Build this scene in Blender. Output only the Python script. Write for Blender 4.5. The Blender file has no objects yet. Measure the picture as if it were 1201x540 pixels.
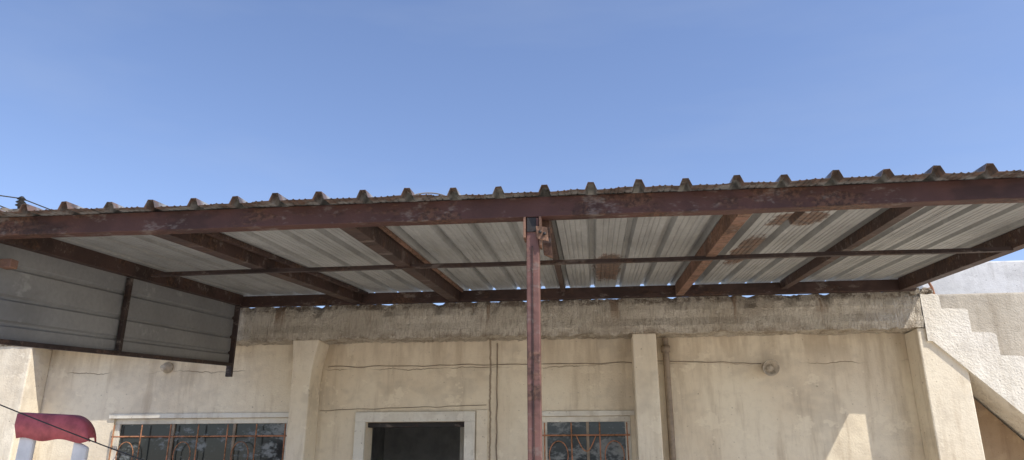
import bpy, bmesh, math, random
from mathutils import Vector, noise as mnoise
random.seed(7)
scene=bpy.context.scene
# ---------------------------------------------------------------- node helpers
class NT:
    def __init__(s,name,rough=0.8,metal=0.0,spec=0.3):
        s.m=bpy.data.materials.new(name); s.m.use_nodes=True
        s.n=s.m.node_tree.nodes; s.l=s.m.node_tree.links
        s.b=s.n['Principled BSDF']; s.b.inputs['Roughness'].default_value=rough
        s.b.inputs['Metallic'].default_value=metal
        s.b.inputs['Specular IOR Level'].default_value=spec
        s.geo=s.n.new('ShaderNodeNewGeometry'); s.pos=s.geo.outputs['Position']
    def link(s,a,b): s.l.new(a,b)
    def mapping(s,scale=(1,1,1),loc=(0,0,0),src=None):
        m=s.n.new('ShaderNodeMapping'); m.inputs['Scale'].default_value=scale; m.inputs['Location'].default_value=loc
        s.link(src or s.pos,m.inputs['Vector']); return m.outputs[0]
    def noise(s,scale=1,detail=4,rough=.55,vscale=(1,1,1),loc=(0,0,0),dist=0):
        t=s.n.new('ShaderNodeTexNoise'); t.inputs['Scale'].default_value=scale; t.inputs['Detail'].default_value=min(detail,4)
        t.inputs['Roughness'].default_value=rough; t.inputs['Distortion'].default_value=dist
        s.link(s.mapping(vscale,loc),t.inputs['Vector']); return t.outputs['Fac']
    def ramp(s,f,a,b,lo=0.0,hi=1.0):
        r=s.n.new('ShaderNodeMapRange'); r.interpolation_type='SMOOTHSTEP'
        r.inputs['From Min'].default_value=a; r.inputs['From Max'].default_value=b
        r.inputs['To Min'].default_value=lo; r.inputs['To Max'].default_value=hi
        s.link(f,r.inputs['Value']); return r.outputs[0]
    def math(s,op,a,b=None,c=None):
        m=s.n.new('ShaderNodeMath'); m.operation=op
        for i,v in enumerate((a,b,c)):
            if v is None: continue
            if isinstance(v,(int,float)): m.inputs[i].default_value=v
            else: s.link(v,m.inputs[i])
        return m.outputs[0]
    def mix(s,f,a,b,mode='MIX'):
        m=s.n.new('ShaderNodeMix'); m.data_type='RGBA'; m.blend_type=mode
        if isinstance(f,(int,float)): m.inputs[0].default_value=f
        else: s.link(f,m.inputs[0])
        for i,v in ((6,a),(7,b)):
            if isinstance(v,tuple): m.inputs[i].default_value=(*v,1)
            else: s.link(v,m.inputs[i])
        return m.outputs[2]
    def xyz(s):
        x=s.n.new('ShaderNodeSeparateXYZ'); s.link(s.pos,x.inputs[0]); return x.outputs
    def col(s,c):
        if isinstance(c,tuple): s.b.inputs['Base Color'].default_value=(*c,1)
        else: s.link(c,s.b.inputs['Base Color'])
    def bump(s,h,strength=.3,dist=.01):
        b=s.n.new('ShaderNodeBump'); b.inputs['Strength'].default_value=strength; b.inputs['Distance'].default_value=dist
        s.link(h,b.inputs['Height']); s.link(b.outputs[0],s.b.inputs['Normal'])
    def rough(s,f): s.link(f,s.b.inputs['Roughness'])

def plaster(name,c1,c2,dirt,cracks=False,dirtamt=.5,bumpd=.006):
    t=NT(name,.92,0,.15)
    base=t.mix(t.ramp(t.noise(1.3,5,.6),.35,.65),c1,c2)
    fine=t.ramp(t.noise(14,6,.7),.45,.75,0,.35)
    base=t.mix(fine,base,tuple(x*.78 for x in c1))
    streak=t.ramp(t.noise(2.2,5,.7,(3.4,3.4,.45)),.47,.74,0,dirtamt)
    base=t.mix(streak,base,dirt)
    blotch=t.ramp(t.noise(1.1,5,.75,(1,1,1.4),(11,4,6)),.50,.64,0,.28)
    base=t.mix(blotch,base,tuple(.6*x+.10 for x in dirt))
    spots=t.ramp(t.noise(38,3,.5),.66,.74,0,.6)
    base=t.mix(spots,base,tuple(x*.6 for x in dirt))
    peel=t.ramp(t.noise(3.1,7,.7,(1,1,1.3),(5,2,1)),.59,.62,0,.4)
    base=t.mix(peel,base,tuple(min(.9,x*1.12) for x in c2))
    h=t.math('ADD',t.noise(60,4,.6),t.math('MULTIPLY',t.noise(5,4,.6),1.6))
    if cracks:
        x,y,z=t.xyz()[0:3]
        wob=t.math('MULTIPLY',t.math('SUBTRACT',t.noise(3.0,5,.65,(1,1,.2)),.5),.12)
        d=t.math('ABSOLUTE',t.math('SUBTRACT',t.math('ADD',z,wob),2.60))
        ck=t.ramp(d,.001,.006,1,0)
        gap=t.ramp(t.noise(2.1,3,.5,(1,1,1),(9,1,4)),.42,.60)
        ck=t.math('MULTIPLY',ck,gap)
        wob2=t.math('MULTIPLY',t.math('SUBTRACT',t.noise(6,5,.65,(.2,1,1),(3,3,3)),.5),.05)
        d3=t.math('ABSOLUTE',t.math('ADD',t.math('ADD',x,.965),wob2))
        ck3=t.ramp(d3,.003,.014,1,0)
        ckk=t.math('MAXIMUM',ck,ck3)
        base=t.mix(t.math('MULTIPLY',ckk,.75),base,(.16,.11,.07))
        h=t.math('SUBTRACT',h,t.math('MULTIPLY',ckk,1.5))
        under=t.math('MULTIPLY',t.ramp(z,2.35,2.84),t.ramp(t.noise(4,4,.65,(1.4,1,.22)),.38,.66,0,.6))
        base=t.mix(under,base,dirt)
    t.col(base); t.bump(h,.6,bumpd); return t.m

M={}
M['wall']=plaster('cream_plaster',(.74,.635,.475),(.81,.72,.555),(.44,.345,.235),True,.55)
M['col']=plaster('cream_column_plaster',(.76,.665,.51),(.81,.73,.58),(.45,.36,.25),False,.5)
M['stair']=plaster('stair_plaster',(.76,.70,.58),(.82,.77,.67),(.40,.33,.24),False,.55,.016)
M['parapet']=plaster('stair_parapet_plaster',(.44,.385,.30),(.52,.465,.375),(.28,.23,.17),False,.65,.014)
M['stair_shade']=plaster('stair_shade_plaster',(.33,.225,.135),(.40,.29,.18),(.2,.13,.08),False,.6)  # darker brown paints the shade under the stairs into the wall colour
M['white']=plaster('whitewashed_block',(.64,.63,.60),(.72,.71,.69),(.42,.40,.37),False,.6)
M['trim']=plaster('painted_frame',(.70,.66,.56),(.76,.73,.64),(.4,.33,.25),False,.5,.003)
t=NT('rough_band_concrete',.95,0,.1)
b=t.mix(t.ramp(t.noise(2.5,6,.65),.35,.65),(.62,.55,.435),(.75,.685,.57))
comb=t.ramp(t.noise(24,5,.75,(3.5,1,.5)),.50,.60,0,.5)
b=t.mix(comb,b,(.36,.295,.22))
x,y,z=t.xyz()[0:3]
b=t.mix(t.ramp(t.noise(1.9,5,.75,(1,1,2),(3,0,8)),.48,.62,0,.5),b,(.43,.36,.28))
b=t.mix(t.ramp(t.noise(30,4,.6),.60,.68,0,.6),b,(.80,.75,.65))
top=t.math('MULTIPLY',t.ramp(t.math('ADD',z,t.math('MULTIPLY',t.math('SUBTRACT',t.noise(4,4,.7),.5),.16)),3.08,3.14),t.ramp(t.noise(10,5,.8),.43,.57,0,.8))
b=t.mix(top,b,(.16,.115,.08))
rs=t.math('MULTIPLY',t.ramp(t.noise(2.6,4,.65,(1.5,1,.12),(4,0,0)),.57,.64),t.ramp(z,2.86,3.10,0,.7))
b=t.mix(rs,b,(.26,.16,.095))
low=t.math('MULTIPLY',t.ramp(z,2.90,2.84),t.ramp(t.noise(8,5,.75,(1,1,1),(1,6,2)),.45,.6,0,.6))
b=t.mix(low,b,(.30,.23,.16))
t.col(b); t.bump(t.math('ADD',t.noise(25,6,.7,(3.0,1,.6)),t.noise(70,3,.6)),1.0,.025); M['band']=t.m
def steel(name,c,rust,amt=.5,rough=.6):
    t=NT(name,rough,0,.35)
    v=t.mix(t.ramp(t.noise(4,5,.6),.3,.7),c,tuple(k*1.5 for k in c))
    r=t.ramp(t.noise(5,7,.8,(.5,1,1)),.58-.2*amt,.66-.12*amt)
    r2=t.mix(t.ramp(t.noise(38,4,.7),.4,.6),rust,tuple(k*.3 for k in rust))
    v=t.mix(t.math('MULTIPLY',r,.85),v,r2)
    dk=t.ramp(t.noise(2.3,5,.8,(.6,1,1),(6,1,2)),.5,.62,0,.55)
    v=t.mix(dk,v,tuple(k*.35 for k in c))
    dust=t.ramp(t.noise(9,5,.8,(.5,1,1),(3,3,3)),.55,.68,0,.55)
    v=t.mix(dust,v,(.22,.185,.16))
    t.col(v); t.bump(t.math('ADD',t.noise(80,4,.6),t.math('MULTIPLY',r,1.2)),.5,.003); return t.m
M['beam']=steel('oxide_red_steel',(.060,.026,.020),(.13,.062,.036),.5)
M['rafter']=steel('dark_oxide_rafter_steel',(.046,.026,.021),(.11,.058,.035),.4)
M['rafter_rust']=steel('rusty_rafter_steel',(.17,.094,.066),(.26,.145,.088),.9,.8)
M['thin']=steel('brown_purlin_steel',(.040,.027,.024),(.09,.05,.034),.45)
M['post']=steel('faded_red_post_steel',(.13,.064,.052),(.21,.115,.075),.5)
M['bars']=steel('rusty_window_bar',(.36,.16,.09),(.44,.21,.10),.8,.85)
M['dark']=steel('black_iron',(.02,.018,.017),(.06,.03,.02),.3)
def galv(name,c1,c2,spots=(),front=False,stain=.4):
    t=NT(name,.50,.22,.4)
    x,y,z=t.xyz()[0:3]
    v=t.mix(t.ramp(t.noise(1.2,4,.6),.3,.7),c1,c2)
    sp=t.ramp(t.noise(30,3,.6),.35,.7,0,.25)
    v=t.mix(sp,v,tuple(k*.7 for k in c1))
    st=t.ramp(t.noise(3,6,.65,(5,.6,1)),.46,.72,0,stain)
    v=t.mix(st,v,(.16,.155,.145))
    wt=t.ramp(t.noise(4,6,.7,(3,.8,1),(7,1,2)),.6,.7,0,.4)
    v=t.mix(wt,v,(.50,.50,.49))
    rough_r=t.mix(t.ramp(t.noise(22,5,.7),.38,.62),(.17,.085,.05),(.05,.028,.02))
    if spots:
        nz=t.math('MULTIPLY',t.math('SUBTRACT',t.noise(11,7,.75,(1.6,.7,1)),.5),3.0)
        tot=None
        for (sx,sy,rx,ry) in spots:
            dx=t.math('DIVIDE',t.math('SUBTRACT',x,sx),rx); dy=t.math('DIVIDE',t.math('SUBTRACT',y,sy),ry)
            d=t.math('ADD',t.math('ADD',t.math('POWER',t.math('ABSOLUTE',dx),3),t.math('POWER',t.math('ABSOLUTE',dy),3)),nz)
            k=t.ramp(d,.5,1.05,1,0)
            tot=k if tot is None else t.math('MAXIMUM',tot,k)
        v=t.mix(t.math('MULTIPLY',tot,.88),v,rough_r)
    if front:
        e=t.ramp(t.math('ADD',y,t.math('MULTIPLY',t.math('SUBTRACT',t.noise(12,5,.7),.5),.35)),3.46,3.56,1,0)
        v=t.mix(t.math('MULTIPLY',e,.8),v,rough_r)
    t.col(v); t.bump(t.noise(50,3,.5),.12,.002); return t.m
M['galv']=galv('galvanised_sheet',(.32,.322,.312),(.41,.412,.398),[(.14,5.75,.12,.62),(1.22,4.25,.17,.18),(1.09,5.2,.09,.55)],front=True)
M['panel']=galv('weathered_panel_sheet',(.24,.243,.24),(.31,.31,.305),[])
def simple(name,c,rough=.6,metal=0,var=.25,scale=6):
    t=NT(name,rough,metal,.4)
    t.col(t.mix(t.ramp(t.noise(scale,6,.65),.35,.7,0,1),c,tuple(k*(1-var) for k in c)))
    t.bump(t.noise(60,3,.5),.15,.002); return t.m
M['red']=simple('faded_red_plastic',(.46,.10,.115),.55,0,.4,9)
M['whitep']=simple('white_plastic',(.74,.74,.74),.5,0,.2)
M['pipe']=simple('brown_pipe',(.33,.26,.19),.7,0,.5)
M['interior']=simple('room_paint',(.42,.42,.40),.9)
M['porcelain']=simple('lamp_porcelain',(.55,.47,.36),.5,0,.4,20)
M['pole']=simple('weathered_pole',(.2,.17,.14),.9)
M['cable']=simple('black_cable',(.03,.03,.03),.6)
t=NT('dusty_window_glass',.12,0,.5)
sm=t.ramp(t.noise(3.2,7,.8,(1,1,1.6),(1,0,2)),.50,.66,0,.75)
t.col(t.mix(sm,(.022,.026,.025),(.33,.35,.34))); t.rough(t.ramp(sm,0,.8,.12,.7)); M['glass']=t.m
t=NT('ground_dusty_concrete',.95,0,.1)
g=t.mix(t.ramp(t.noise(.5,6,.6),.35,.65),(.57,.51,.42),(.65,.59,.50))
g=t.mix(t.ramp(t.noise(6,7,.7),.5,.75,0,.4),g,(.38,.33,.27))
t.col(g); t.bump(t.noise(20,6,.7),.5,.01); M['ground']=t.m

# ---------------------------------------------------------------- geometry helpers
def empty(name,loc=(0,0,0)):
    e=bpy.data.objects.new(name,None); scene.collection.objects.link(e); e.location=loc; e.empty_display_size=.2; return e
def finish(bm,name,mat,parent=None,smooth=False,bevel=0,shift=None):
    me=bpy.data.meshes.new(name); bmesh.ops.recalc_face_normals(bm,faces=bm.faces); bm.to_mesh(me); bm.free()
    o=bpy.data.objects.new(name,me); scene.collection.objects.link(o); me.materials.append(mat)
    if smooth:
        for p in me.polygons: p.use_smooth=True
    if bevel:
        md=o.modifiers.new('bevel','BEVEL'); md.width=bevel; md.segments=2; md.limit_method='ANGLE'
    if parent: o.parent=parent
    return o
def addbox(bm,x0,x1,y0,y1,z0,z1):
    v=[bm.verts.new(p) for p in ((x0,y0,z0),(x1,y0,z0),(x1,y1,z0),(x0,y1,z0),(x0,y0,z1),(x1,y0,z1),(x1,y1,z1),(x0,y1,z1))]
    for f in ((0,3,2,1),(4,5,6,7),(0,1,5,4),(1,2,6,5),(2,3,7,6),(3,0,4,7)): bm.faces.new([v[i] for i in f])
def box(name,x0,x1,y0,y1,z0,z1,mat,parent=None,bevel=.004):
    bm=bmesh.new(); addbox(bm,x0,x1,y0,y1,z0,z1); return finish(bm,name,M[mat],parent,False,bevel)
def hexa(name,pts,mat,parent=None,bevel=.003):
    bm=bmesh.new(); v=[bm.verts.new(p) for p in pts]
    for f in ((0,3,2,1),(4,5,6,7),(0,1,5,4),(1,2,6,5),(2,3,7,6),(3,0,4,7)): bm.faces.new([v[i] for i in f])
    return finish(bm,name,M[mat],parent,False,bevel)
def prism(name,pts,y0,y1,mat,parent=None,bevel=.0):
    bm=bmesh.new()
    r1=[bm.verts.new((a,y0,b)) for a,b in pts]; r2=[bm.verts.new((a,y1,b)) for a,b in pts]
    for i in range(len(pts)): bm.faces.new((r1[i],r1[(i+1)%len(pts)],r2[(i+1)%len(pts)],r2[i]))
    bm.faces.new(r1); bm.faces.new(r2)
    return finish(bm,name,M[mat],parent,False,bevel)
def tube(name,pts,r,mat,parent=None,cyc=False):
    cu=bpy.data.curves.new(name,'CURVE'); cu.dimensions='3D'; cu.bevel_depth=r; cu.bevel_resolution=3
    sp=cu.splines.new('POLY'); sp.points.add(len(pts)-1)
    for p,q in zip(sp.points,pts): p.co=(*q,1)
    sp.use_cyclic_u=cyc; cu.use_fill_caps=True
    o=bpy.data.objects.new(name,cu); scene.collection.objects.link(o); cu.materials.append(M[mat])
    if parent: o.parent=parent
    return o
def lathe(name,prof,center,axis,mat,parent=None,seg=24):
    bm=bmesh.new(); ax=Vector(axis).normalized(); q=ax.to_track_quat('Z','Y'); rings=[]
    for r,h in prof:
        rings.append([bm.verts.new(Vector(center)+q@Vector((r*math.cos(2*math.pi*i/seg),r*math.sin(2*math.pi*i/seg),h))) for i in range(seg)])
    for a,b in zip(rings,rings[1:]):
        for i in range(seg): bm.faces.new((a[i],a[(i+1)%seg],b[(i+1)%seg],b[i]))
    for rg in (rings[0],rings[-1]):
        if prof[0][0]>0: bm.faces.new(rg)
    return finish(bm,name,M[mat],parent,True)
def catenary(a,b,sag,n=24):
    a=Vector(a);b=Vector(b); return [tuple(a.lerp(b,i/n)+Vector((0,0,-4*sag*(i/n)*(1-i/n)))) for i in range(n+1)]

# ---------------------------------------------------------------- ground
bm=bmesh.new(); S=400
vs=[bm.verts.new(p) for p in ((-S,-S,0),(S,-S,0),(S,S,0),(-S,S,0))]; bm.faces.new(vs)
finish(bm,'ground',M['ground'])

# ---------------------------------------------------------------- house
H=empty('plastered_house')
YW=7.0; YB=6.7
ops=[(-4.67,-2.88,1.15,2.15),(-2.14,-1.20,0.0,2.10),(-.49,.32,1.15,2.14)]
xs=sorted({-6.4,3.12}|{o[0] for o in ops}|{o[1] for o in ops})
bm=bmesh.new()
for i in range(len(xs)-1):
    xm=(xs[i]+xs[i+1])/2
    op=[o for o in ops if o[0]<xm<o[1]]
    if not op: addbox(bm,xs[i],xs[i+1],YW,YW+.22,0,2.86)
    else:
        o=op[0]
        if o[2]>0: addbox(bm,xs[i],xs[i+1],YW,YW+.22,0,o[2])
        addbox(bm,xs[i],xs[i+1],YW,YW+.22,o[3],2.86)
finish(bm,'front_wall',M['wall'],H)
prism('under_stair_wall',[(3.121,0),(3.121,2.48),(5.42,0)],YW+.05,YW+.25,'stair_shade',H)  # wall in the stair shade, darkness carried by its colour
box('rear_wall',-6.4,3.6,10.8,11.0,0,2.86,'wall',H)
box('side_wall_west',-6.6,-6.4,YB+.3,11.0,0,2.86,'wall',H)
box('side_wall_east',2.9,3.1,YW+.22,10.8,0,2.86,'wall',H)
box('partition_wall',-2.7,-2.6,YW+.22,10.8,0,2.86,'interior',H)
box('partition_wall_b',-.85,-.75,YW+.22,10.8,0,2.86,'interior',H)
box('room_back_wall',-2.6,-.85,9.3,9.4,0,2.86,'interior',H)
box('inner_door_frame',-1.42,-1.35,8.0,8.1,0,2.3,'trim',H)
box('roof_slab',-6.6,3.12,YW-.02,11.0,2.862,3.10,'white',H)
bm=bmesh.new(); n=760; X0=-6.6; X1=2.86; rows=[(6.99,2.845),(6.70,2.835),(6.695,2.90),(6.70,2.97),(6.695,3.04),(6.70,3.10),(6.71,3.165),(6.99,3.168)]
grid=[]
for i in range(n+1):
    x=X0+(X1-X0)*i/n; r=[]
    for j,(y,z) in enumerate(rows):
        nn=mnoise.noise(Vector((x*3,j*.8,1)))*.011+mnoise.noise(Vector((x*17,j*1.7,5)))*.010+mnoise.noise(Vector((x*45,j*3,9)))*.008
        zz=z+(nn*1.5 if j in(0,1) else nn*.7 if j in(5,6,7) else 0)
        chip=max(0,mnoise.noise(Vector((x*6,2,40)))-.15)*.11 if j in (5,6) else 0
        zz-=chip*.3
        yy=y-(nn*1.0 if 0<j<7 else 0)+(.012 if j==6 else 0)+chip
        r.append(bm.verts.new((x,yy,zz)))
    grid.append(r)
for a,b in zip(grid,grid[1:]):
    for j in range(len(rows)): bm.faces.new((a[j],a[(j+1)%len(rows)],b[(j+1)%len(rows)],b[j]))
bm.faces.new(grid[0]); bm.faces.new(grid[-1])
finish(bm,'roof_edge_band',M['band'],H)
def column(nm,x0,x1,cap=True):
    bm=bmesh.new()
    prof=[(0,0),(2.45,0),(2.60,.012),(2.72,.035),(2.838,.06)] if cap else [(0,0),(2.838,0)]
    rg=[]
    for z,e in prof:
        rg.append([bm.verts.new(p) for p in ((x0-e*.3,YB+.012-e*.2,z),(x1+e,YB+.012-e*.2,z),(x1+e,YW-.002,z),(x0-e*.3,YW-.002,z))])
    for a,b in zip(rg,rg[1:]):
        for k in range(4): bm.faces.new((a[k],a[(k+1)%4],b[(k+1)%4],b[k]))
    bm.faces.new(rg[0]); bm.faces.new(rg[-1])
    finish(bm,nm,M['col'],H,False,.012)
column('column_a',-2.79,-2.61); column('column_b',.36,.57,False); column('column_c',2.80,3.16,False)
column('column_d',-6.3,-5.46,False)
box('door_head_trim',-2.24,-1.10,YW-.03,YW-.002,2.10,2.19,'trim',H)
box('door_jamb_left',-2.24,-2.14,YW-.032,YW-.002,0,2.10,'trim',H)
box('door_jamb_right',-1.20,-1.10,YW-.032,YW-.002,0,2.10,'trim',H)
box('door_side_pilaster',-1.09,-.985,YW-.02,YW-.002,0,2.20,'col',H)
box('door_frame_head',-2.14,-1.20,YW+.06,YW+.11,2.055,2.098,'dark',H)
def window(tag,x0,x1,z0,z1,mull):
    y=YW; w=.05
    box(tag+'_frame_top',x0,x1,y+.03,y+.08,z1-w,z1-.001,'trim',H); box(tag+'_frame_bottom',x0,x1,y+.03,y+.08,z0,z0+w,'trim',H)
    box(tag+'_frame_l',x0,x0+w,y+.032,y+.082,z0+w,z1-w,'trim',H); box(tag+'_frame_r',x1-w,x1,y+.032,y+.082,z0+w,z1-w,'trim',H)
    for i,mx in enumerate(mull): box(f'{tag}_mullion_{i}',mx-.013,mx+.013,y+.035,y+.078,z0+w,z1-w,'pipe',H)
    box(tag+'_glass',x0+w,x1-w,y+.055,y+.06,z0+w,z1-w,'glass',H,0)
    box(tag+'_lintel',x0-.05,x1+.04,y-.018,y-.002,z1,z1+.045,'trim',H)
    yb=y-.012; r=.0075
    for i,zz in enumerate((z1-.17,z1-.52,z1-.85)): tube(f'{tag}_bar_h{i}',[(x0+.01,yb,zz),(x1-.01,yb,zz)],r,'bars',H)
    nb=max(3,int((x1-x0)/.27)); xsb=[x0+.03+(x1-x0-.06)*i/nb for i in range(nb+1)]
    for i,xx in enumerate(xsb): tube(f'{tag}_bar_v{i}',[(xx,yb-.011,z0+.05),(xx+random.uniform(-.008,.008),yb-.011,z1-.06)],r*.85,'bars',H)
    for i,(a,b) in enumerate(zip(xsb,xsb[1:])):
        cx=(a+b)/2
        if i%2==0: pts=[(cx+.085*math.cos(k*math.pi/10),yb-.005,z1-.345+.125*math.sin(k*math.pi/10)) for k in range(20)]; tube(f'{tag}_ring_{i}',pts,.005,'bars',H,True)
        elif tag=='window_b': tube(f'{tag}_bow_{i}',[(cx-.09+.18*k/12,yb-.005,z1-.17-.14*math.sin(math.pi*k/12)) for k in range(13)],.005,'bars',H)
window('window_a',-4.67,-2.88,1.15,2.15,(-4.07,-3.45))
window('window_b',-.49,.32,1.15,2.14,(-.07,))
tube('drain_pipe',[(.67,6.95,0),(.67,6.95,2.83)],.03,'pipe',H)
lathe('pipe_collar',[(.0,0),(.042,0),(.042,.06),(0,.06)],(.67,6.95,2.70),(0,0,1),'pipe',H)
def wob(a,b,n,amp,seed):
    a=Vector(a);b=Vector(b);o=[]
    for i in range(n+1):
        p=a.lerp(b,i/n); p+=Vector((mnoise.noise(Vector((i*.5,seed,0)))*amp*.4,0,mnoise.noise(Vector((i*.35,seed,3)))*amp)); o.append(tuple(p))
    return o
tube('wall_cable_a',wob((-2.55,6.995,2.62),(.36,6.995,2.615),40,.022,2),.0035,'pipe',H)
tube('wall_cable_b',wob((.57,6.995,2.63),(1.52,6.995,2.59),20,.018,5),.0035,'pipe',H)
tube('wall_cable_d',wob((-2.6,6.995,2.21),(-1.0,6.995,2.245),30,.012,9),.003,'pipe',H)
tube('wall_cable_c',wob((-.9,6.99,2.82),(-.905,6.985,.3),40,.02,7),.006,'pipe',H)
for i,(lx,lz) in enumerate(((1.58,2.55),(-4.19,2.64))):
    lathe(f'lamp_holder_{i}',[(.0,0),(.055,0),(.055,.02),(.035,.03),(.032,.09),(.0,.09)],(lx,7.0,lz),(0,-1,-.15),'porcelain',H)
    if i==0: lathe('lamp_holder_rim',[(.03,0),(.06,.01),(.075,.05),(.07,.055),(.055,.012)],(lx,6.93,lz),(0,-1,-.3),'porcelain',H)

# ---------------------------------------------------------------- canopy
C=empty('metal_canopy')
SL=.0967
def zb(y): return 2.855+SL*(y-3.55)
HS=.112
def rafter(nm,xf0,xf1,xr0,xr1,mat,h=.10,y0=3.605,y1=6.63):
    hexa(nm,[(xf0,y0,zb(y0)+HS-.002-h),(xf1,y0,zb(y0)+HS-.002-h),(xr1,y1,zb(y1)+HS-.002-h),(xr0,y1,zb(y1)+HS-.002-h),
             (xf0,y0,zb(y0)+HS-.002),(xf1,y0,zb(y0)+HS-.002),(xr1,y1,zb(y1)+HS-.002),(xr0,y1,zb(y1)+HS-.002)],mat,C)
bm=bmesh.new(); rg=[]
for i in range(61):
    x=-3.5+6.25*i/60; s=mnoise.noise(Vector((x*.8,0,4)))*.008+mnoise.noise(Vector((x*5,0,4)))*.0015
    rg.append([bm.verts.new(p) for p in ((x,3.53,2.855+s),(x,3.60,2.855+s),(x,3.60,2.963+s*.4),(x,3.53,2.963+s*.4))])
for a,b in zip(rg,rg[1:]):
    for k in range(4): bm.faces.new((a[k],a[(k+1)%4],b[(k+1)%4],b[k]))
bm.faces.new(rg[0]); bm.faces.new(rg[-1]); finish(bm,'front_beam',M['beam'],C,False,.004)
box('rear_beam',-3.42,2.82,6.632,6.692,3.155,zb(6.632)+HS-.010,'rafter',C)
rafter('edge_rafter_west',-3.39,-3.31,-3.39,-3.31,'rafter')
rafter('rafter_a',-2.41,-2.31,-2.24,-2.14,'rafter')
rafter('rafter_a_flange',-2.29,-2.25,-2.12,-2.08,'rafter',.03)
rafter('rafter_b',-1.32,-1.23,-1.30,-1.21,'rafter',.11)
rafter('rafter_c',-.245,-.205,-.27,-.23,'rafter',.045)
rafter('rafter_d',.76,.83,.76,.83,'rafter_rust',.105)
rafter('rafter_e',1.65,1.71,1.68,1.74,'rafter',.07)
rafter('edge_rafter_east',2.64,2.72,2.68,2.76,'rafter',.11)
rafter('rafter_b_flange',-1.215,-1.195,-1.195,-1.175,'rafter_rust',.025)
y=4.79
bm=bmesh.new(); rg=[]
for i in range(41):
    x=-3.1+5.76*i/40; s=mnoise.noise(Vector((x*1.1,2,4)))*.010
    rg.append([bm.verts.new(p) for p in ((x,y+s,zb(y)-.012+s),(x,y+.03+s,zb(y)-.012+s),(x,y+.03+s,zb(y)+.014+s),(x,y+s,zb(y)+.014+s))])
for a,b in zip(rg,rg[1:]):
    for k in range(4): bm.faces.new((a[k],a[(k+1)%4],b[(k+1)%4],b[k]))
bm.faces.new(rg[0]); bm.faces.new(rg[-1]); finish(bm,'purlin',M['thin'],C)
P=.2325; PH=-2.77
def prof(dx):
    d=abs(dx)
    if d<.014: z=.040
    elif d<.030: z=.040*(1-(d-.014)/.016)
    else: z=0
    for c in (.068,.1):
        if abs(d-c)<.007: z+=.005*(1-abs(d-c)/.007)
    return z
offs=[-.116,-.107,-.1,-.093,-.075,-.068,-.061,-.030,-.022,-.014,.014,.022,.030,.061,.068,.075,.093,.1,.107]
k=-3; si=0
while k<=25:
    kk=list(range(k,min(k+4,26)))
    xs2=[PH+P*q+o for q in kk for o in offs]+[PH+P*kk[-1]+.13]
    xs2=[x for x in xs2 if -3.47<=x<=2.98]
    k+=4
    if len(xs2)<4: continue
    bm=bmesh.new(); yf=3.44+random.uniform(-.022,.022); yr=6.84+random.uniform(-.02,.02)
    lift=.0015*(si%2); ny=26; rows=[]
    for j in range(ny+1):
        y=yf+(yr-yf)*j/ny; r=[]
        for x in xs2:
            q=round((x-PH)/P); dx=x-PH-q*P
            w=mnoise.noise(Vector((x*2.2,y*1.6,si*3.1)))*.003
            z=zb(y)+HS+prof(dx)*(1+.18*mnoise.noise(Vector((q*3.3,y*.4,2))))+w+lift
            yy=y+(mnoise.noise(Vector((x*6,si,0)))*.012 if j==0 else 0)
            if j==0: z+=mnoise.noise(Vector((x*9,si,7)))*.006+max(0,mnoise.noise(Vector((q*7.7,3,7))))*.010
            xx=x+(mnoise.noise(Vector((q*5.1,8,1)))*.014)
            r.append(bm.verts.new((xx,yy,z)))
        rows.append(r)
    for a,b in zip(rows,rows[1:]):
        for i in range(len(a)-1): bm.faces.new((a[i],a[i+1],b[i+1],b[i]))
    o=finish(bm,f'corrugated_sheet_{si}',M['galv'],C)
    md=o.modifiers.new('s','SOLIDIFY'); md.thickness=.0012; md.offset=1
    si+=1
# post with clamp
box('post',-.312,-.248,3.535,3.598,0,2.852,'post',C,.005)
box('post_seam',-.285,-.279,3.530,3.5345,0,2.70,'rafter',C,0)
box('post_head_cheek_l',-.325,-.314,3.515,3.60,2.74,2.852,'rafter_rust',C,.002)
box('post_head_cheek_r',-.246,-.235,3.515,3.60,2.70,2.852,'rafter_rust',C,.002)
box('post_head_dark_socket',-.308,-.262,3.527,3.533,2.775,2.850,'dark',C,.001)
hexa('clamp_plate',[(-.258,3.512,2.735),(-.200,3.512,2.715),(-.198,3.520,2.715),(-.258,3.520,2.735),(-.262,3.512,2.80),(-.205,3.512,2.79),(-.205,3.520,2.79),(-.262,3.520,2.80)],'rafter_rust',C,.002)
for i,(bx,bz) in enumerate(((-.240,2.765),(-.218,2.755))): lathe(f'clamp_bolt_{i}',[(0,0),(.008,0),(.008,.01),(0,.01)],(bx,3.512,bz),(0,-1,0),'dark',C,8)
hexa('brace',[(-.23,3.61,2.68),(-.185,3.61,2.66),(-.185,3.635,2.66),(-.23,3.635,2.68),(-.245,3.62,2.87),(-.20,3.62,2.87),(-.20,3.66,2.87),(-.245,3.66,2.87)],'rafter_rust',C)
hexa('brace_arm',[(-.23,3.64,2.80),(-.20,3.64,2.80),(-.20,3.90,2.885),(-.23,3.90,2.885),(-.23,3.64,2.83),(-.20,3.64,2.83),(-.20,3.90,2.915),(-.23,3.90,2.915)],'rafter_rust',C)
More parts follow.
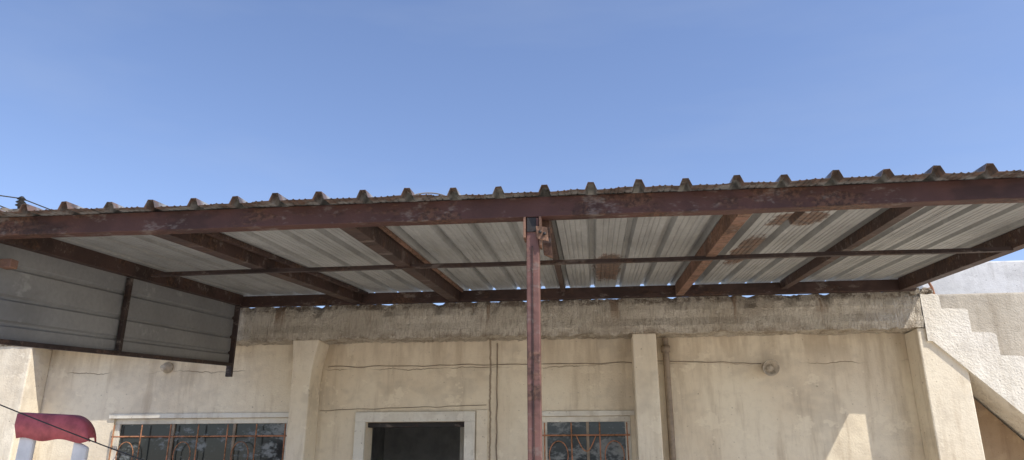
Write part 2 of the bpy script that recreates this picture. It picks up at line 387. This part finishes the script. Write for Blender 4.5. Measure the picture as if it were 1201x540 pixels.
# side panel
bm=bmesh.new(); rows=[]; ph=.545
cs=(.12,.30,.45); hs=[]
for c in cs: hs+=[c-.02,c-.008,c+.008,c+.02]
hs=[0]+hs+[ph]
for j in range(31):
    y=3.62+(6.60-3.62)*j/30; r=[]
    for h in hs:
        dep=.016 if any(abs(h-c)<.009 for c in cs) else 0
        r.append(bm.verts.new((-3.37-dep+mnoise.noise(Vector((y*2,h*5,3)))*.008,y,zb(y)+.01-h)))
    rows.append(r)
for a,b in zip(rows,rows[1:]):
    for i in range(len(a)-1): bm.faces.new((a[i],a[i+1],b[i+1],b[i]))
o=finish(bm,'side_panel_sheet',M['panel'],C); md=o.modifiers.new('s','SOLIDIFY'); md.thickness=.0012
def pbar(nm,h0,h1,x0,x1,y0,y1,mat): hexa(nm,[(x0,y0,zb(y0)-h1),(x1,y0,zb(y0)-h1),(x1,y1,zb(y1)-h1),(x0,y1,zb(y1)-h1),(x0,y0,zb(y0)-h0),(x1,y0,zb(y0)-h0),(x1,y1,zb(y1)-h0),(x0,y1,zb(y1)-h0)],mat,C)
pbar('panel_bottom_rail',.535,.565,-3.36,-3.325,3.6,6.6,'thin')
pbar('panel_mid_stile',.0,.535,-3.36,-3.33,4.91,4.95,'thin')
box('panel_far_post',-3.385,-3.325,6.60,6.63,2.49,3.155,'thin',C)
box('panel_near_post',-3.385,-3.325,3.55,3.6,2.25,2.85,'thin',C)
box('beam_stub',-3.32,-3.25,3.70,3.76,2.73,2.78,'rafter_rust',C)

# ---------------------------------------------------------------- staircase
ST=empty('concrete_staircase')
ya,yb_=YB-.012,YB+.9
tops=[(2.865,3.02,3.13,3.125),(3.02,3.235,3.00,2.99)]
x=3.235; z=2.79
while z>.05:
    tops.append((x,x+.19,z,z-.012)); x+=.19; z-=.203
def und(x): return max(0,2.72 if x<2.9 else 2.72-(x-2.9)*1.02)
bm=bmesh.new()
for ti,(xa,xb,za,zc) in enumerate(tops):
    nseg=8
    for s_ in range(nseg):
        a=xa+(xb-xa)*s_/nseg; b2=xa+(xb-xa)*(s_+1)/nseg
        def tz(u):
            w_=(u-xa)/(xb-xa)
            return za+(zc-za)*w_+mnoise.noise(Vector((u*18,1,z)))*.008-(.028*(.6+mnoise.noise(Vector((ti*3.7,4,2)))) if w_>.95 else 0)
        t0=tz(a); t1=tz(b2); b0=und(a); b1=und(b2)
        F=[bm.verts.new(p) for p in ((a,ya,b0),(b2,ya,b1),(b2,ya,t1),(a,ya,t0))]; K=[bm.verts.new(p) for p in ((a,yb_,b0),(b2,yb_,b1),(b2,yb_,t1),(a,yb_,t0))]
        bm.faces.new(F); bm.faces.new(K[::-1]); bm.faces.new((F[3],F[2],K[2],K[3])); bm.faces.new((F[0],K[0],K[1],F[1]))
        if s_==nseg-1: bm.faces.new((F[1],K[1],K[2],F[2]))
bmesh.ops.remove_doubles(bm,verts=bm.verts,dist=.0005)
finish(bm,'stair_flight',M['stair'],ST)
box('stair_parapet',3.14,7.0,7.62,7.75,0,3.34,'parapet',ST,.02)
tube('bent_rebar',[(3.10,6.9,3.0),(3.05,6.85,3.22),(2.99,6.84,3.36)],.011,'bars',ST)
tube('bent_rebar_b',[(2.93,6.85,3.1),(2.95,6.8,3.19),(3.02,6.8,3.21)],.008,'bars',ST)
random.seed(3)
for i in range(18):
    cx=random.uniform(2.76,3.0); cy=random.uniform(6.70,6.85); s=random.uniform(.015,.045)
    bm=bmesh.new(); bmesh.ops.create_icosphere(bm,subdivisions=2,radius=s)
    for v in bm.verts: v.co*=1+.45*mnoise.noise(v.co*60+Vector((i,0,0))); v.co+=Vector((cx,cy,3.15+s*.3))
    finish(bm,f'rubble_{i}',M['band'],ST)
N=empty('neighbour_wall')
box('block_wall',4.15,12,9.6,9.8,0,4.20,'white',N,.02)
box('bounce_wall',-9,9,-6.3,-6.1,0,2.4,'white',None,.02)  # unseen pale wall added behind the camera to bounce sunlight

# ---------------------------------------------------------------- utility pole
U=empty('utility_pole')
tube('pole_shaft',[(-13.6,15,0),(-13.6,15,7.6)],.11,'pole',U)
tube('cross_arm',[(-14.4,15,7.55),(-12.9,15,7.55)],.045,'pole',U)
for i,xx in enumerate((-14.2,-13.25)):
    lathe(f'insulator_{i}',[(.0,0),(.05,0),(.05,.05),(.11,.07),(.04,.13),(.11,.15),(.04,.21),(.10,.23),(.03,.30),(0,.3)],(xx,15,7.60),(0,0,1),'dark',U)
    tube(f'power_line_{i}',catenary((xx-12,4+i,8.2),(xx,15,7.85),.25)+catenary((xx,15,7.85),(xx+14,40,6.4),.6)[1:],.014,'cable',U)
D=empty('satellite_dish')
def ringpts(r,h):
    q=Vector((.1,-.75,.6)).normalized().to_track_quat('Z','Y')
    return [tuple(Vector((-2.10,9.0,4.90))+q@Vector((r*math.cos(k*math.pi/24),r*math.sin(k*math.pi/24),h))) for k in range(48)]
for j,(r_,h_) in enumerate(((.36,.10),(.24,.045),(.12,.012))): tube(f'dish_ring_{j}',ringpts(r_,h_),.009,'pole',D,True)
for k in range(0,48,4):
    tube(f'dish_spoke_{k}',[ringpts(.36,.10)[k],ringpts(.24,.045)[k],ringpts(.12,.012)[k],(-2.10,9.0,4.90)],.005,'pole',D)
tube('dish_mast',[(-2.1,9.05,3.1),(-2.1,9.05,4.88)],.025,'dark',D)

# ---------------------------------------------------------------- playground slide
G=empty('playground_slide')
bm=bmesh.new(); n=28
def arc(t):
    if t<.60: return (-4.07+.38*t/.60, 2.045-.020*(t/.60))
    a=(t-.60)/.40*math.pi/2*.86; return (-3.69+.20*math.sin(a), 2.025-.20*(1-math.cos(a)))
rg=[]
for i in range(n+1):
    xx,zz=arc(i/n)
    lo=min(1.865-.03*(i/n)+.010*math.sin(i*.5),zz-.03)
    rg.append([bm.verts.new(p) for p in ((xx+(.02 if i<3 else 0),5.0,lo),(xx,4.985,(lo+zz)/2),(xx,4.99,zz-.012),(xx,5.01,zz),(xx,5.07,zz+.004),(xx,5.08,zz-.03))])
for a,b in zip(rg,rg[1:]):
    for k in range(5): bm.faces.new((a[k],a[k+1],b[k+1],b[k]))
o=finish(bm,'red_hood',M['red'],G,True); md=o.modifiers.new('s','SOLIDIFY'); md.thickness=.012
for i,(xa,xb,zt) in enumerate(((-4.045,-3.93,1.92),(-3.63,-3.52,1.855))):
    hexa(f'leg_{i}',[(xa-.03,5.022,0),(xb-.03,5.022,0),(xb-.03,5.07,0),(xa-.03,5.07,0),(xa,5.022,zt),(xb,5.022,zt-.05*i),(xb,5.06,zt-.05*i),(xa,5.06,zt)],'whitep',G,.015)
for i in range(5): box(f'rung_{i}',-3.96,-3.63,5.03,5.07,.25+i*.25,.29+i*.25,'red',G,.01)
hexa('chute',[(-3.98,5.1,1.35),(-3.6,5.1,1.35),(-3.6,6.5,.2),(-3.98,6.5,.2),(-3.98,5.1,1.39),(-3.6,5.1,1.39),(-3.6,6.5,.24),(-3.98,6.5,.24)],'red',G,.01)
L=empty('clothes_line')
tube('line_wire',catenary((-4.3,4.0,2.33),(-1.5,4.0,1.40),.03),.0035,'cable',L)
tube('line_stake',[(-1.5,4.0,0),(-1.5,4.0,1.42)],.015,'bars',L)
tube('line_stake_b',[(-4.3,4.0,0),(-4.3,4.0,2.35)],.015,'bars',L)

# ---------------------------------------------------------------- light
sd=Vector((.66,-.43,1.0)).normalized()
elev=math.asin(sd.z); rot=math.atan2(sd.x,sd.y)
w=bpy.data.worlds.new('World'); scene.world=w; w.use_nodes=True
nt=w.node_tree; bg=nt.nodes['Background']
sky=nt.nodes.new('ShaderNodeTexSky'); sky.sky_type='NISHITA'; sky.sun_disc=False
sky.sun_elevation=elev; sky.sun_rotation=rot; sky.air_density=1.0; sky.dust_density=.4; sky.ozone_density=2.0
tc=nt.nodes.new('ShaderNodeTexCoord'); mp=nt.nodes.new('ShaderNodeMapping'); mp.inputs['Scale'].default_value=(1.2,3.0,7.0); mp.inputs['Rotation'].default_value=(.1,.3,.5)
nz=nt.nodes.new('ShaderNodeTexNoise'); nz.inputs['Scale'].default_value=1.3; nz.inputs['Detail'].default_value=4; nz.inputs['Roughness'].default_value=.6
nt.links.new(tc.outputs['Generated'],mp.inputs[0]); nt.links.new(mp.outputs[0],nz.inputs['Vector'])
mr=nt.nodes.new('ShaderNodeMapRange'); mr.inputs['From Min'].default_value=.45; mr.inputs['From Max'].default_value=.8; mr.inputs['To Max'].default_value=.12
nt.links.new(nz.outputs['Fac'],mr.inputs['Value'])
tint=nt.nodes.new('ShaderNodeMix'); tint.data_type='RGBA'; tint.blend_type='MULTIPLY'; tint.inputs[0].default_value=1; tint.inputs[7].default_value=(1.36,1.28,1.38,1)
nt.links.new(sky.outputs[0],tint.inputs[6])
cl=nt.nodes.new('ShaderNodeMix'); cl.data_type='RGBA'; cl.inputs[7].default_value=(4.2,4.6,5.2,1)
nt.links.new(mr.outputs[0],cl.inputs[0]); nt.links.new(tint.outputs[2],cl.inputs[6])
nt.links.new(cl.outputs[2],bg.inputs[0]); bg.inputs[1].default_value=.15
s=bpy.data.lights.new('sun','SUN'); s.energy=5; s.angle=math.radians(.5); s.color=(1,.94,.85)
so=bpy.data.objects.new('sun',s); scene.collection.objects.link(so); so.rotation_euler=sd.to_track_quat('Z','Y').to_euler(); so.location=(5,-5,10)
c=bpy.data.cameras.new('camera'); c.sensor_width=36; c.lens=36*870/1201; c.clip_end=2000; c.clip_start=.05
co=bpy.data.objects.new('camera',c); scene.collection.objects.link(co); co.location=(0,0,1.6)
co.rotation_euler=(math.radians(108.5),0,math.radians(6.2)); scene.camera=co
scene.view_settings.view_transform='Standard'; scene.view_settings.look='None'; scene.view_settings.exposure=0
